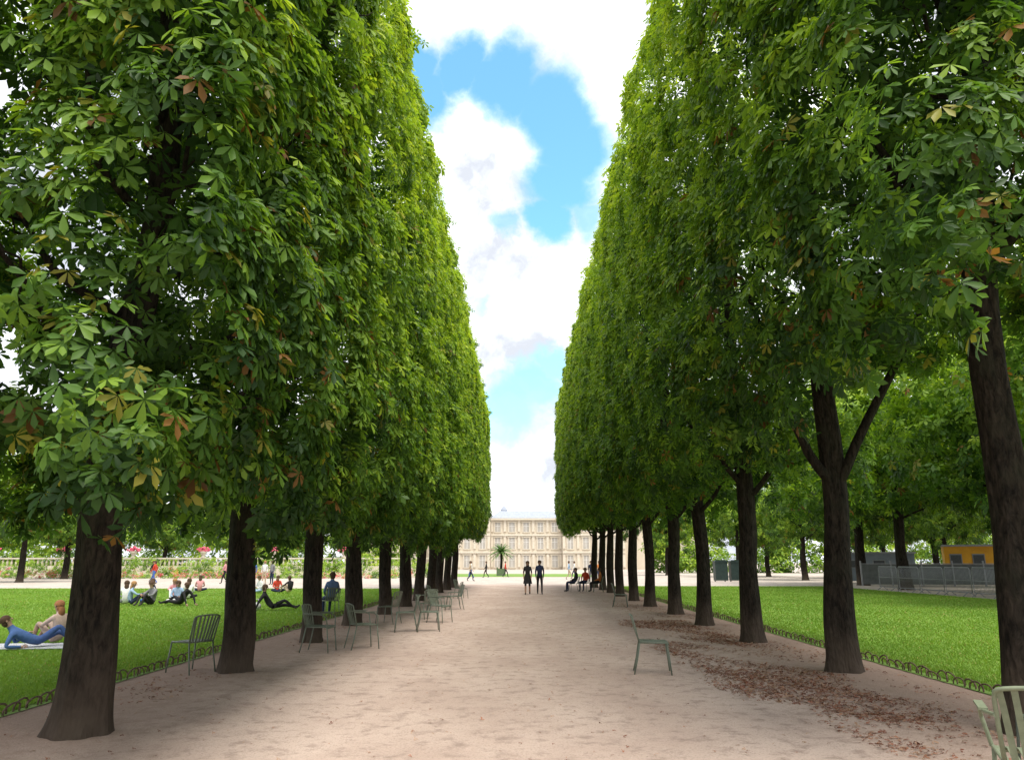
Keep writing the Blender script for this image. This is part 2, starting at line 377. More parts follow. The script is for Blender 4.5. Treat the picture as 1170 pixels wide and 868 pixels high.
def person(label, loc, rz, pose, shirt, pants, hair, long_hair=False, sleeves=False, bare_legs=False, h=1.7, st=1, skirt=None, group=None, skin=SKIN, shoe=(0.05, 0.045, 0.04), fingers=True):
    J = pose_joints(pose, st)
    names = list(J.keys()); idx = {n: i for i, n in enumerate(names)}
    E = [('pelvis', 'waist', 1), ('waist', 'chest', 1), ('chest', 'neck', 1), ('neck', 'hb', 0), ('hb', 'hm', 0), ('hm', 'ht', 0)]
    for s in 'LR':
        E += [('chest', 'sh' + s, 1), ('sh' + s, 'el' + s, 1), ('el' + s, 'wr' + s, 1 if sleeves else 0), ('wr' + s, 'ha' + s, 0),
              ('pelvis', 'hip' + s, 2), ('hip' + s, 'kn' + s, 2), ('kn' + s, 'an' + s, 0 if bare_legs else 2), ('an' + s, 'to' + s, 3)]
    sc = h / 1.72
    me = bpy.data.meshes.new('skeleton')
    me.from_pydata([J[n] for n in names], [(idx[a], idx[b]) for a, b, c in E], [])
    ob = bpy.data.objects.new('skeleton', me); col.objects.link(ob)
    md = ob.modifiers.new('Skin', 'SKIN'); md.use_smooth_shade = True
    sv = me.skin_vertices[0].data
    for n in names:
        k = n[:-1] if n[-1] in 'LR' else n
        r = RAD[k]
        sv[idx[n]].radius = (r, r)
        sv[idx[n]].use_root = (n == 'pelvis')
    s2 = ob.modifiers.new('Sub', 'SUBSURF'); s2.levels = 1; s2.render_levels = 1
    bpy.context.view_layer.update()
    dg = bpy.context.evaluated_depsgraph_get()
    ev = bpy.data.meshes.new_from_object(ob.evaluated_get(dg))
    bpy.data.objects.remove(ob)
    V = [tuple(v.co) for v in ev.vertices]; FA = [tuple(p.vertices) for p in ev.polygons]
    C = np.array([p.center[:] for p in ev.polygons])
    A = np.array([J[a] for a, b, c in E]); B = np.array([J[b] for a, b, c in E])
    rr = np.array([(RAD[a.rstrip('LR')] + RAD[b.rstrip('LR')]) / 2 for a, b, c in E])
    AB = B - A
    t = np.clip(((C[:, None] - A) * AB).sum(2) / (AB ** 2).sum(1), 0, 1)
    D = np.linalg.norm(C[:, None] - (A + t[..., None] * AB), axis=2) / rr
    near = D.argmin(1)
    cls = [E[i][2] for i in near]
    mb = MB(); mb.v = V; mb.f = FA; mb.m = cls
    hm = Vector(J['hm']); up = (Vector(J['ht']) - Vector(J['hb'])).normalized()
    side = Vector((1, 0, 0)); fw = up.cross(side).normalized()
    if pose != 'lie' and fw.y < 0: fw = -fw
    if pose == 'lie' and fw.z < 0: fw = -fw
    HM = Matrix((side, fw, up)).transposed()
    for s in (-1, 1):
        mb.ell(hm + fw * .083 + side * .032 * s + up * .012, (.012, .008, .008), 8, 5, 4, M=HM)
        mb.ell(hm + side * .09 * s - up * .005, (.012, .02, .03), 8, 5, 0, M=HM)
    mb.ell(hm + fw * .094 - up * .018, (.012, .018, .022), 8, 6, 0, M=HM)
    mb.ell(hm + fw * .078 - up * .055, (.024, .01, .008), 8, 5, 5, M=HM)
    if fingers:
        for s in 'LR':
            wv, hv = Vector(J['wr' + s]), Vector(J['ha' + s])
            d = (hv - wv).normalized()
            lat = d.cross(Vector((1, 0, 0)) if abs(d.x) < .7 else Vector((0, 0, 1))).normalized()
            nn = d.cross(lat)
            for q, ln in enumerate((.065, .078, .072, .055)):
                p0 = hv + lat * (q - 1.5) * .018 + d * .012
                p1 = p0 + d * ln * .55 + nn * .006; p2 = p1 + d * ln * .45 + nn * .02
                mb.tube([p0, p1, p2], [.0095, .0085, .006], 6, 0)
            p0 = hv - lat * .026 - d * .015
            mb.tube([p0, p0 - lat * .022 + d * .03, p0 - lat * .025 + d * .055], [.011, .0095, .007], 6, 0)
    root = thing('person', label, 'person', loc, rz, group)
    root.scale = (sc, sc, sc)
    mb.build('body', [cloth(skin), cloth(shirt), cloth(pants), cloth(shoe), cloth(EYE), cloth(LIP)], root, smooth=True)
    hb = MB()
    hb.ell(hm + up * .022 - fw * .014, (.102, .106, .1), 14, 10, 0, zmin=-.15, M=HM)
    hb.ell(hm - fw * .045 - up * .03, (.085, .06, .085 if not long_hair else .1), 12, 8, 0, M=HM)
    if long_hair:
        hb.ell(hm - fw * .085 - up * .13, (.085, .04, .13), 12, 8, 0, M=HM)
    hb.build('hair', cloth(hair), root, smooth=True)
    if skirt:
        k = MB(); n = 16; vs = []; fs = []
        for z, rx, ry in ((1.06, .125, .12), (.95, .165, .15), (.75, .2, .19), (.56, .24, .25)):
            for i in range(n):
                g = 2 * PI * i / n; wv = 1 + .05 * math.sin(5 * g) * (1.1 - z)
                vs.append((rx * wv * math.cos(g), ry * wv * math.sin(g), z))
        for j in range(3):
            for i in range(n): fs.append((j * n + i, j * n + (i + 1) % n, (j + 1) * n + (i + 1) % n, (j + 1) * n + i))
        k.add(vs, fs); k.build('skirt', cloth(skirt), root, smooth=True)
    return root

BLACK = (.018, .018, .02); WHITE = (.72, .72, .7); BLUE = (.06, .14, .42); NAVY = (.02, .03, .07); LBLUE = (.32, .45, .62); BROWN = (.08, .045, .025)
BLOND = (.36, .2, .08); RED = (.55, .06, .03); GREYC = (.2, .2, .21); PINK = (.65, .3, .32); BEIGE = (.5, .4, .28); OR = (.6, .2, .05)
person('person in black sleeveless top and skirt walking on the path, left of the pair', (.38, 39, .004), R(176), 'walk', BLACK, BLACK, BROWN, True, False, True, 1.66, 1, skirt=BLACK, skin=(.42, .26, .18))
person('person in dark jacket and trousers walking on the path, right of the pair', (1.0, 39.2, .004), R(182), 'walk', NAVY, BLACK, BROWN, False, True, False, 1.7, -1, skin=(.42, .26, .18))
person('person with reddish blond hair and bare arms sitting on the near left lawn', (-9.2, 15.4, .03), R(75), 'hug', (.58, .44, .37), (.45, .34, .28), (.36, .16, .07), True, False, True, 1.6)
person('person in blue reclining with bent knees on the near left lawn', (-9.2, 14.7, .03), R(-55), 'lie', (.07, .14, .33), (.06, .11, .28), BROWN, False, True, False, 1.6)
grp = [(-15.1, 29.3, 30, 'cross', WHITE, GREYC, BROWN, 1, 'leftmost person of the lawn picnic, in a white top with grey trousers'),
       (-14.6, 28.7, -60, 'hug', LBLUE, NAVY, BLOND, 1, 'person in a light blue top hugging knees in the lawn picnic'),
       (-14.2, 29.6, 100, 'cross', WHITE, BLUE, BROWN, 0, 'person in a white top and blue trousers cross-legged in the lawn picnic'),
       (-13.75, 28.6, 160, 'hug', GREYC, BLACK, BROWN, 0, 'person in a grey top seen from the front in the lawn picnic'),
       (-13.2, 29.5, 200, 'cross', LBLUE, WHITE, BROWN, 1, 'person in white trousers and pale blue top in the lawn picnic'),
       (-12.75, 28.8, 70, 'lean', BLACK, BLACK, BROWN, 0, 'rightmost person of the lawn picnic, all in black, leaning back'),
       (-15.8, 33.0, 120, 'cross', NAVY, GREYC, BROWN, 0, 'person in navy top sitting just behind the lawn picnic, left'),
       (-15.2, 33.6, 200, 'hug', PINK, WHITE, BLOND, 1, 'person in pink top and white trousers sitting just behind the lawn picnic'),
       (-14.4, 33.2, 20, 'cross', WHITE, BLACK, BROWN, 1, 'person in white top and black trousers sitting just behind the lawn picnic'),
       (-13.0, 36.0, 90, 'hug', BEIGE, NAVY, BROWN, 0, 'person in beige top hugging knees farther up the left lawn'),
       (-13.6, 40.0, 150, 'cross', WHITE, LBLUE, BROWN, 0, 'person in white top and pale blue trousers far up the left lawn'),
       (-12.9, 40.6, 210, 'cross', RED, NAVY, BROWN, 1, 'person in red top sitting far up the left lawn'),
       (-12.1, 40.2, 60, 'hug', BLACK, BEIGE, BROWN, 0, 'person in black top and beige trousers far up the left lawn')]
for x, y, a, po, sh, pa, ha, lh, lb in grp:
    person(lb, (x, y, .03), R(a), po, sh, pa, ha, bool(lh), True)
person('person in black leaning back on the left lawn beside a white bag', (-8.45, 26.1, .03), R(-70), 'lean', BLACK, BLACK, BROWN, False, True)
person('person in pink sitting alone near the far edge of the left lawn', (-17.4, 41.5, .03), R(20), 'cross', PINK, NAVY, BROWN, True, True)
far = [(-31.5, 58, 80, 'walk', WHITE, NAVY, BROWN, 'stroller in white top and navy trousers, farthest left beyond the left lawn'),
       (-29.0, 60, -95, 'walk', BLACK, GREYC, BROWN, 'stroller in black top and grey trousers beyond the left lawn'),
       (-27.4, 57, 90, 'walk', RED, BLUE, BROWN, 'stroller in a red top and blue trousers beyond the left lawn'),
       (-24.0, 63, 95, 'walk', BEIGE, BLACK, BLOND, 'stroller in a beige top and black trousers beyond the left lawn'),
       (-19.6, 56, 180, 'stand', BLUE, BLACK, BROWN, 'person standing in blue top just past the far end of the left lawn'),
       (-18.9, 56.3, 180, 'stand', WHITE, BEIGE, BLOND, 'person standing in white top and beige trousers past the left lawn'),
       (-18.1, 55.6, 150, 'stand', GREYC, NAVY, BROWN, 'person standing in grey top and navy trousers past the left lawn'),
       (-22.3, 57.5, 90, 'walk', PINK, BLACK, BROWN, 'stroller in pink top and black trousers beyond the left lawn'),
       (-16.6, 61, -90, 'walk', WHITE, BLACK, BROWN, 'stroller in white top and black trousers right of the standing three'),
       (-5.0, 78, 90, 'walk', WHITE, BLUE, BROWN, 'far stroller in white crossing left of the path end'),
       (-3.6, 81, 90, 'walk', BLACK, BLACK, BROWN, 'far stroller all in black crossing at the path end'),
       (-4.3, 66, -90, 'walk', BEIGE, NAVY, BROWN, 'far stroller in beige top near the left side of the path end'),
       (-1.6, 83, -80, 'walk', RED, BLACK, BROWN, 'far stroller in a red top at the middle of the path end'),
       (4.6, 72, -90, 'walk', LBLUE, BEIGE, BROWN, 'far stroller in pale blue crossing right of the path end'),
       (5.4, 76, 90, 'walk', WHITE, NAVY, BROWN, 'far stroller in white top and navy trousers, right of the path end'),
       (5.2, 56, 170, 'stand', NAVY, GREYC, BROWN, 'person standing in navy top by the last right-hand trees'),
       (6.2, 60, 190, 'walk', OR, NAVY, BROWN, 'person in an orange top walking past the last right-hand tree')]
for x, y, a, po, sh, pa, ha, lb in far:
    person(lb, (x, y, .004), R(a), po, sh, pa, ha, False, True, fingers=False)

# ------------------------------------------------------------------ chairs
def make_chair(mat, arms):
    t = thing('garden_chair', 'chair', 'chair')
    seat = MB()
    for i in range(8):
        x = -.19 + i * .38 / 7
        prof = [(.235, .415), (.215, .445), (.12, .452), (0, .44), (-.12, .437), (-.19, .45)]
        vs = []; fs = []
        for (y, z) in prof:
            vs += [(x - .017, y, z), (x + .017, y, z), (x + .017, y, z - .006), (x - .017, y, z - .006)]
        for j in range(len(prof) - 1):
            for k in range(4):
                k2 = (k + 1) % 4; fs.append((j * 4 + k, j * 4 + k2, (j + 1) * 4 + k2, (j + 1) * 4 + k))
        fs += [(3, 2, 1, 0), tuple(range(len(prof) * 4 - 4, len(prof) * 4))]
        seat.add(vs, fs)
    seat.build('seat', mat, t)
    bk = MB()
    for i in range(7):
        u = -1 + 2 * i / 6; x = u * .17
        cy = -.03 * (1 - u * u)
        prof = [(-.195 + cy * .3, .455), (-.225 + cy, .6), (-.26 + cy, .73), (-.285 + cy, .80 + .02 * (1 - u * u))]
        vs = []; fs = []
        xs = [x * .92, x, x * 1.08, x * 1.14]
        for (y, z), xx in zip(prof, xs):
            vs += [(xx - .016, y, z), (xx + .016, y, z), (xx + .016, y - .006, z), (xx - .016, y - .006, z)]
        for j in range(3):
            for k in range(4):
                k2 = (k + 1) % 4; fs.append((j * 4 + k, j * 4 + k2, (j + 1) * 4 + k2, (j + 1) * 4 + k))
        fs += [(3, 2, 1, 0), (12, 13, 14, 15)]
        bk.add(vs, fs)
    bk.build('backrest', mat, t)
    fr = MB()
    top = [(.205, -.2, .45), (.215, -.24, .62), (.22, -.275, .76)] + [(.215 * math.cos(g), -.285 - .035 * math.sin(g), .8 + .03 * math.sin(g)) for g in [PI * k / 10 for k in range(11)]] + [(-.22, -.275, .76), (-.215, -.24, .62), (-.205, -.2, .45)]
    fr.tube(top, .012, 8)
    fr.tube([(.205, -.2, .445), (.21, .2, .44), (.2, .225, .43), (-.2, .225, .43), (-.21, .2, .44), (-.205, -.2, .445), (.205, -.2, .445)], .012, 8)
    fr.build('frame', mat, t, smooth=True)
    for s in (-1, 1):
        a = MB(); a.tube([(s * .208, .205, .44), (s * .22, .235, .2), (s * .228, .255, 0)], [.012, .012, .011], 8); a.build('leg', mat, t, True)
        b = MB(); b.tube([(s * .205, -.19, .445), (s * .215, -.235, .2), (s * .222, -.285, 0)], [.012, .012, .011], 8); b.build('leg', mat, t, True)
        if arms:
            c = MB(); c.tube([(s * .215, .215, .44), (s * .25, .2, .6), (s * .26, .12, .66), (s * .26, -.08, .67), (s * .222, -.262, .68)], .012, 8)
            c.box((s * .26, .03, .682), (.045, .26, .012)); c.build('armrest', mat, t, False)
    return t
CH = 'green metal garden chairs along the path'
chairs = [(-4.95, 11.75, 60, 0, 'green metal chair standing between hoop edging and the second left-hand trunk'),
          (-3.72, 14.4, -95, 1, 'green metal armchair nearest the camera on the path in front of the third left-hand trunk'),
          (-3.02, 14.9, -60, 1, 'green metal armchair standing right beside the nearest path-side armchair on the left'),
          (-2.72, 18.4, 100, 0, 'left chair of the facing pair standing out on the path, left side'),
          (-2.2, 18.6, -80, 0, 'right chair of the facing pair standing out on the path, left side'),
          (-2.75, 22.5, 40, 1, 'green metal armchair behind the facing pair of chairs, left side of path'),
          (-2.2, 21.2, -120, 1, 'green metal armchair right of the one behind the facing pair of chairs'),
          (-3.55, 20.8, 70, 0, 'green metal chair near the fifth left-hand trunk, left of the facing pair'),
          (-2.85, 26.2, -70, 0, 'green metal chair two places behind the facing pair, left side of path'),
          (-2.3, 27.0, 110, 0, 'green metal chair three places behind the facing pair, farther out on the path'),
          (-2.6, 30.5, 80, 0, 'far green metal chair by the left row, nearer of the two last chairs'),
          (-2.7, 35.0, -60, 0, 'farthest green metal chair standing by the left row of trees'),
          (1.98, 11.75, -97, 0, 'single green metal chair standing alone on the right side of the path by dead leaves'),
          (-5.9, 23.9, 30, 0, 'green metal chair with a seated person in blue behind the fourth left-hand tree'),
          (3.0, 42.6, 100, 0, 'far right-hand chair holding a person in black, leftmost of three'),
          (3.65, 43.4, 150, 0, 'far right-hand chair holding a person in red, middle of three'),
          (4.3, 42.4, 80, 0, 'far right-hand chair holding a person in orange, rightmost of three'),
          (3.7, 28.5, -100, 0, 'green metal chair standing between trunks of the right row, halfway down the path')]
protos = {}
for x, y, a, arm, lb in chairs:
    if arm not in protos:
        o = protos[arm] = make_chair(M['metal_green'], arm)
    else: o = copy_tree(protos[arm])
    o.location = (x, y, .004); o.rotation_euler = (0, 0, R(a))
    tag(o, lb, 'chair', CH)
o = make_chair(M['metal_pale'], 1); o.location = (3.06, 4.75, .004); o.rotation_euler = (0, 0, R(-25)); o.scale = (1.1,) * 3
tag(o, 'pale green armchair seen from behind at the bottom right corner, nearest of all', 'chair', CH)
o = make_chair(M['metal_deep'], 0); o.location = (4.05, 6.05, .004); o.rotation_euler = (0, 0, R(-12))
tag(o, 'dark green chair cut by the right picture edge, just behind the pale corner armchair', 'chair', CH)
person('person in blue seated on a chair behind the fourth left-hand tree', (-5.9, 23.9, 0), R(30), 'chair', (.1, .16, .3), NAVY, BROWN, False, True, fingers=False)
person('person in black seated on the leftmost of three far right-hand chairs', (3.0, 42.6, 0), R(100), 'chair', BLACK, NAVY, BROWN, False, True, fingers=False)
person('person in red seated on the middle of three far right-hand chairs', (3.65, 43.4, 0), R(150), 'chair', RED, NAVY, BROWN, False, True, fingers=False)
person('person in orange seated on the rightmost of three far right-hand chairs', (4.3, 42.4, 0), R(80), 'chair', OR, BLACK, BROWN, False, True, fingers=False)

b = MB(); b.ell((0, 0, .13), (.2, .13, .13), 12, 8); b.tube([(-.12, 0, .22), (-.08, 0, .36), (.08, 0, .36), (.12, 0, .22)], .012, 6)
bag = b.build('tote_bag', cloth(WHITE), None, True); bag.location = (-8.95, 26.0, .03); tag(bag, 'white bag lying on the left lawn beside the person in black', 'bag')
b = MB(); b.box((0, 0, .012), (1.6, 1.0, .012)); bl = b.build('blanket', cloth((.5, .51, .55))); bl.location = (-9.4, 14.9, .03); bl.rotation_euler = (0, 0, R(8))
tag(bl, 'pale blanket spread under the couple on the near left lawn', 'blanket')

# ------------------------------------------------------------------ leaves
def norm(a): return a / np.maximum(np.linalg.norm(a, axis=1, keepdims=True), 1e-6)
def leaf_arrays(P, N, Fd, S, tint, nl, hi, rng, droop=0.3, spread=125):
    n = len(P); N = norm(N); Fd = norm(Fd - (Fd * N).sum(1, keepdims=True) * N); B = np.cross(N, Fd)
    ang = np.radians(np.linspace(-spread, spread, nl)) if nl > 1 else np.array([0.0])
    if hi: prof = [(0.05, 0, 0), (.45, .12, .03), (.74, .18, .02), (1, 0, -.06), (.74, -.18, .02), (.45, -.12, .03)]; fs = [(0, 1, 2, 3), (0, 3, 4, 5)]
    else: prof = [(0.05, 0, 0), (.66, .22, .03), (1, 0, -.06), (.66, -.22, .03)]; fs = [(0, 1, 2, 3)]
    nv = len(prof)
    a = ang[None, :] + rng.normal(0, .12, (n, nl))
    ln = (1 - .35 * (np.abs(ang) / max(np.abs(ang).max(), .01)) ** 1.5)[None, :] * S[:, None] * rng.uniform(.85, 1.12, (n, nl))
    dr = droop + rng.normal(0, .15, (n, nl))
    D = np.cos(a)[..., None] * Fd[:, None] + np.sin(a)[..., None] * B[:, None] - dr[..., None] * N[:, None]
    D /= np.linalg.norm(D, axis=2, keepdims=True)
    Nn = np.repeat(N[:, None], nl, 1)
    Sd = np.cross(Nn, D); Sd /= np.maximum(np.linalg.norm(Sd, axis=2, keepdims=True), 1e-6)
    V = np.empty((n, nl, nv, 3))
    for q, (t, wd, hh) in enumerate(prof):
        V[:, :, q] = P[:, None] + (D * t + Sd * wd + Nn * hh) * ln[..., None]
    base = (np.arange(n * nl) * nv)
    Fa = (base[:, None, None] + np.array(fs)[None]).reshape(-1, len(fs[0]))
    T = np.repeat(tint, nl * nv, 0)
    return V.reshape(-1, 3), Fa, T

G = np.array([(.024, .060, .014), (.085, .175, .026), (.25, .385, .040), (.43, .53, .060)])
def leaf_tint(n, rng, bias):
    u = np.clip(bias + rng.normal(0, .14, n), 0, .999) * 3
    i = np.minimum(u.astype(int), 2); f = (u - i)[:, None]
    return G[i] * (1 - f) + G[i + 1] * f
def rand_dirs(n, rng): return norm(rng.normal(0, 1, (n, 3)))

def clump_leaves(C, O, rad, m, rng, size, bright, brown=.03, zlo=2, zhi=12, flat=.42, hgain=.52):
    k = len(C)
    idx = np.repeat(np.arange(k), m); n = len(idx)
    u = rand_dirs(n, rng); o = O[idx]
    d = (u * o).sum(1, keepdims=True)
    u = np.where(d < -.25, u - 2 * d * o, u)
    rr = (rad[idx] * rng.uniform(.5, 1.05, n))[:, None]
    off = u * rr
    off -= o * ((off * o).sum(1, keepdims=True) * (1 - flat))
    P = C[idx] + off
    up = np.array((0, 0, 1.0))
    N = u * .4 + o * .45 + up * .6 + rng.normal(0, .28, (n, 3))
    Fd = o * .5 + u * .6 - up * .75 + rng.normal(0, .3, (n, 3))
    S = size * rng.uniform(.7, 1.2, n)
    cb = rng.normal(0, .11, k)[idx]
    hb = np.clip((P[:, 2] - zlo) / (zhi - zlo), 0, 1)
    bias = bright + hgain * (hb ** .8) + cb + .1 * u[:, 2]  # paler with height and on clump tops: sky light painted into the tint
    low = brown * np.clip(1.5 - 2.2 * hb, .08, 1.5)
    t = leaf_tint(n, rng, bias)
    kk = rng.random(n) < low; t[kk] = np.array((.2, .1, .03)) * rng.uniform(.45, 1.2, (kk.sum(), 1))
    kk = rng.random(n) < low; t[kk] = np.array((.26, .25, .04)) * rng.uniform(.6, 1.1, (kk.sum(), 1))
    return P, N, Fd, S, t

def hedge_crown(name, seed, inx=2.15, outx=2.2, hy0=2.25, hy1=2.25, z0=2.2, z1=12.6, dens=3.7, m=27, size=.16, nl=6, hi=True, d_in=1.05, d_out=.45, d_e0=.15, d_e1=.15, sparse_low=None, bright=.25, brown=.01, outz=None, interior=1300, bot=.8, tilt=0.0):
    rng = np.random.default_rng(seed)
    C = []; O = []
    H = z1 - z0; Wd = inx + outx; LY = hy0 + hy1
    def bul(y): return .09 * np.cos(PI * np.clip((y - (hy1 - hy0) / 2) / LY, -.5, .5))
    def wob(y, z): return .05 * np.sin(y * 2.1 + z * 1.3 + seed) + .035 * np.sin(z * 2.3 - y * 1.1 + seed * 2)
    def floor_at(x): return z0 + tilt * np.clip((inx - .8 - x) / (Wd * .5), 0, 1)
    k = int(LY * H * dens * d_in); y = rng.uniform(-hy0, hy1, k); z = z0 + H * rng.random(k)
    low = np.clip((z0 + 1.6 - z) / 1.6, 0, 1) ** 2; hig = np.clip((z - z1 + 1.0) / 1.0, 0, 1) ** 2
    x = inx - .06 + bul(y) + wob(y, z) - .7 * low - .5 * hig - .018 * (z - z0)
    C.append(np.c_[x, y, z]); o = np.c_[np.ones(k), rng.normal(0, .15, k), -.4 * low + .5 * hig]; O.append(norm(o))
    zb = z0 if outz is None else outz
    k = int(LY * (z1 - zb) * dens * d_out); y = rng.uniform(-hy0, hy1, k); z = zb + (z1 - zb) * rng.random(k)
    x = -outx + .2 - bul(y) - wob(y, z)
    C.append(np.c_[x, y, z]); O.append(norm(np.c_[-np.ones(k), rng.normal(0, .15, k), np.zeros(k)]))
    for s, hy, dn in ((-1, hy0, d_e0), (1, hy1, d_e1)):
        k = int(Wd * H * dens * dn); x = rng.uniform(-outx + .2, inx - .2, k); z = z0 + H * rng.random(k)
        yy = s * (hy - .15 + .3 * np.sin(x * 1.7 + z * 1.1 + seed) * .5)
        keep = z > floor_at(x)
        if sparse_low and s == sparse_low[3]:
            keep &= rng.random(k) < np.clip((z - sparse_low[0]) / (sparse_low[1] - sparse_low[0]), sparse_low[2], 1)
        x, yy, z = x[keep], yy[keep], z[keep]
        k = len(x)
        C.append(np.c_[x, yy, z]); O.append(norm(np.c_[rng.normal(0, .3, k), s * np.ones(k), np.zeros(k)]))
    k = int(Wd * LY * dens * .6); x = rng.uniform(-outx + .3, inx - .4, k); y = rng.uniform(-hy0, hy1, k)
    C.append(np.c_[x, y, np.full(k, z1) + rng.normal(0, .16, k)]); O.append(np.tile((0, 0, 1.0), (k, 1)))
    k = int(Wd * LY * dens * bot); x = rng.uniform(-outx + .3, inx - .5, k); y = rng.uniform(-hy0, hy1, k)
    zz = floor_at(x) + .45 + np.abs(rng.normal(0, .5, k)) + .4 * np.sin(x * 2 + seed) * np.sin(y * 1.7 + seed) - .2 * np.abs(x) + .2
    C.append(np.c_[x, y, zz]); O.append(norm(np.c_[x * .3, y * .2, -np.ones(k)]))
    C = np.concatenate(C); O = np.concatenate(O)
    rad = rng.uniform(.31, .5, len(C))
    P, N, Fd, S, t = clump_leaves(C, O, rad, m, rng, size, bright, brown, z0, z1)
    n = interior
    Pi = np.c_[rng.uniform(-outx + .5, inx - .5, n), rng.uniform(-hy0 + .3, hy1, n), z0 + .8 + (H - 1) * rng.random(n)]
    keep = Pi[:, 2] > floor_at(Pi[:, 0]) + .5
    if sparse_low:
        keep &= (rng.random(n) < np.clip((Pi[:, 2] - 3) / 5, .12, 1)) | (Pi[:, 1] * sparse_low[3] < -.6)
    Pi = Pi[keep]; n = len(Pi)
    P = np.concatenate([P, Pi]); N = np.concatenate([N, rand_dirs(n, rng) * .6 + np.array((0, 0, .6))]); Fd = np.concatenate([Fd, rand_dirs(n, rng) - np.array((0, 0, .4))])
    S = np.concatenate([S, size * rng.uniform(1, 1.6, n)]); t = np.concatenate([t, leaf_tint(n, rng, np.full(n, .06))])  # inner leaves tinted dark: shade inside the crown put into their colour
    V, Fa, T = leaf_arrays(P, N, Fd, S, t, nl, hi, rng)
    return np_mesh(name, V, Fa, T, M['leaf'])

def round_crown(name, seed, rx, rz, zc, nc=150, m=26, size=.3, bright=.22, brown=.01):
    rng = np.random.default_rng(seed)
    u = rand_dirs(nc, rng)
    lump = 1 + .14 * np.sin(u[:, 0] * 5 + seed) + .12 * np.sin(u[:, 1] * 6 + seed * 2) + .1 * np.sin(u[:, 2] * 7)
    rr = (rng.uniform(.72, 1.0, nc) * lump)[:, None]
    C = u * rr * np.array((rx, rx, rz)); C[:, 2] = np.maximum(C[:, 2], -rz * .75) + zc
    inner = rng.normal(0, .35, (nc // 2, 3)) * np.array((rx, rx, rz)); inner[:, 2] += zc
    C = np.concatenate([C, inner]); O = np.concatenate([u, rand_dirs(nc // 2, rng)])
    rad = rng.uniform(.5, 1.0, len(C)) * rx / 4
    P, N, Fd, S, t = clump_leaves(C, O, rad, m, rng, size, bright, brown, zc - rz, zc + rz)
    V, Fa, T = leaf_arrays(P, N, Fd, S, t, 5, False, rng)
    return np_mesh(name, V, Fa, T, M['leaf'])

def trunk_mesh(name, seed, r=.25, h=9.5, lean=(0, 0), flare=.32, top=.06):
    rnd = random.Random(seed); n = 36
    zs = [-.05, .0, .04, .08, .13, .19, .26, .35, .46, .6, .8, 1.0, 1.25, 1.5, 1.8, 2.1, 2.5, 3, 3.6, 4.3, 5.2, 6.2, 7.4, 8.5, h]
    ph = [rnd.uniform(0, 6.28) for _ in range(8)]
    vs = []; fs = []
    for z in zs:
        f = max(0, z / h)
        rr = r * (1 - f) ** .75 * .9 + top + r * .06
        if z < 2.2: rr *= 1.0 + .03 * (2.2 - z)
        fl = flare * math.exp(-max(0, z) / .16)
        cx = lean[0] * z + .07 * math.sin(z * 1.1 + ph[0]) * min(1, z / 2); cy = lean[1] * z + .06 * math.sin(z * .8 + ph[1]) * min(1, z / 2)
        for k in range(n):
            g = 2 * PI * k / n
            w = 1 + .045 * math.sin(3 * g + ph[2] + z * .3) + .045 * math.sin(5 * g + ph[3] - z * .5) + .03 * math.sin(9 * g + ph[4] + z) + .05 * math.sin(2 * g + ph[6] + z * 1.9)
            w += .045 * math.sin(z * 5 + ph[7]) * math.sin(g + ph[2])
            w += fl * (.6 + .3 * math.sin(4 * g + ph[5]) + .25 * math.sin(7 * g + ph[2]))
            vs.append((cx + rr * w * math.cos(g), cy + rr * w * math.sin(g), z))
    for j in range(len(zs) - 1):
        for k in range(n):
            k2 = (k + 1) % n; fs.append((j * n + k, j * n + k2, (j + 1) * n + k2, (j + 1) * n + k))
    fs.append(tuple(range((len(zs) - 1) * n, len(zs) * n)))
    mb = MB(); mb.add(vs, fs)
    return mb

def limb(mb, p0, p1, r0, r1, rnd, sag=.2, n=8, k=7):
    p0 = Vector(p0); p1 = Vector(p1); pts = []; rad = []
    side = Vector((rnd.uniform(-1, 1), rnd.uniform(-1, 1), 0)) * .14
    for i in range(k + 1):
        t = i / k
        p = p0.lerp(p1, t) + Vector((0, 0, -sag * math.sin(PI * t))) + side * math.sin(2 * PI * t) + Vector((rnd.uniform(-1, 1), rnd.uniform(-1, 1), rnd.uniform(-1, 1))) * (.04 if i else 0)
        pts.append(p); rad.append(r0 * (1 - t) + r1 * t)
    mb.tube(pts, rad, n)
    return pts

def make_tree(name, crown_me, seed, r=.25, h=9.5, lean=(0, 0), limbs=None, nl=7, reach=1.6, z_lo=3, twigs=False):
    rnd = random.Random(seed)
    t = thing(name, 'tree', 'tree')
    trunk_mesh('trunk', seed, r, h, lean).build('trunk', M['bark'], t, True)
    specs = [(*q, .38, 10) for q in (limbs or [])]
    for i in range(nl):
        z = z_lo + (h - z_lo - 1.5) * i / nl + rnd.uniform(0, .4); g = i * 2.4 + rnd.uniform(-.4, .4)
        L_ = reach * rnd.uniform(.8, 1.15)
        specs.append(((lean[0] * z, lean[1] * z, z), (lean[0] * z + L_ * math.cos(g), lean[1] * z + L_ * math.sin(g), z + rnd.uniform(.8, 1.8)), .055 * (1 - z / 14) + .02, .012, .2, 7))
    for p0, p1, r0, r1, sg, kk in specs:
        mb = MB(); pts = limb(mb, p0, p1, r0, r1, rnd, sg, 8, kk)
        if twigs:
            for q in (3, 4, 5, 6):
                pp = pts[q]; d = (Vector(p1) - Vector(p0)).normalized()
                e = pp + (d + Vector((rnd.uniform(-1, 1), rnd.uniform(-1, 1), rnd.uniform(-.7, .5)))).normalized() * rnd.uniform(.5, 1.0)
                limb(mb, pp, e, r1 * 1.2, .005, rnd, .05, 6, 4)
        mb.build('branch', M['bark'], t, True)
    if crown_me: link_mesh('crown', crown_me, t)
    return t

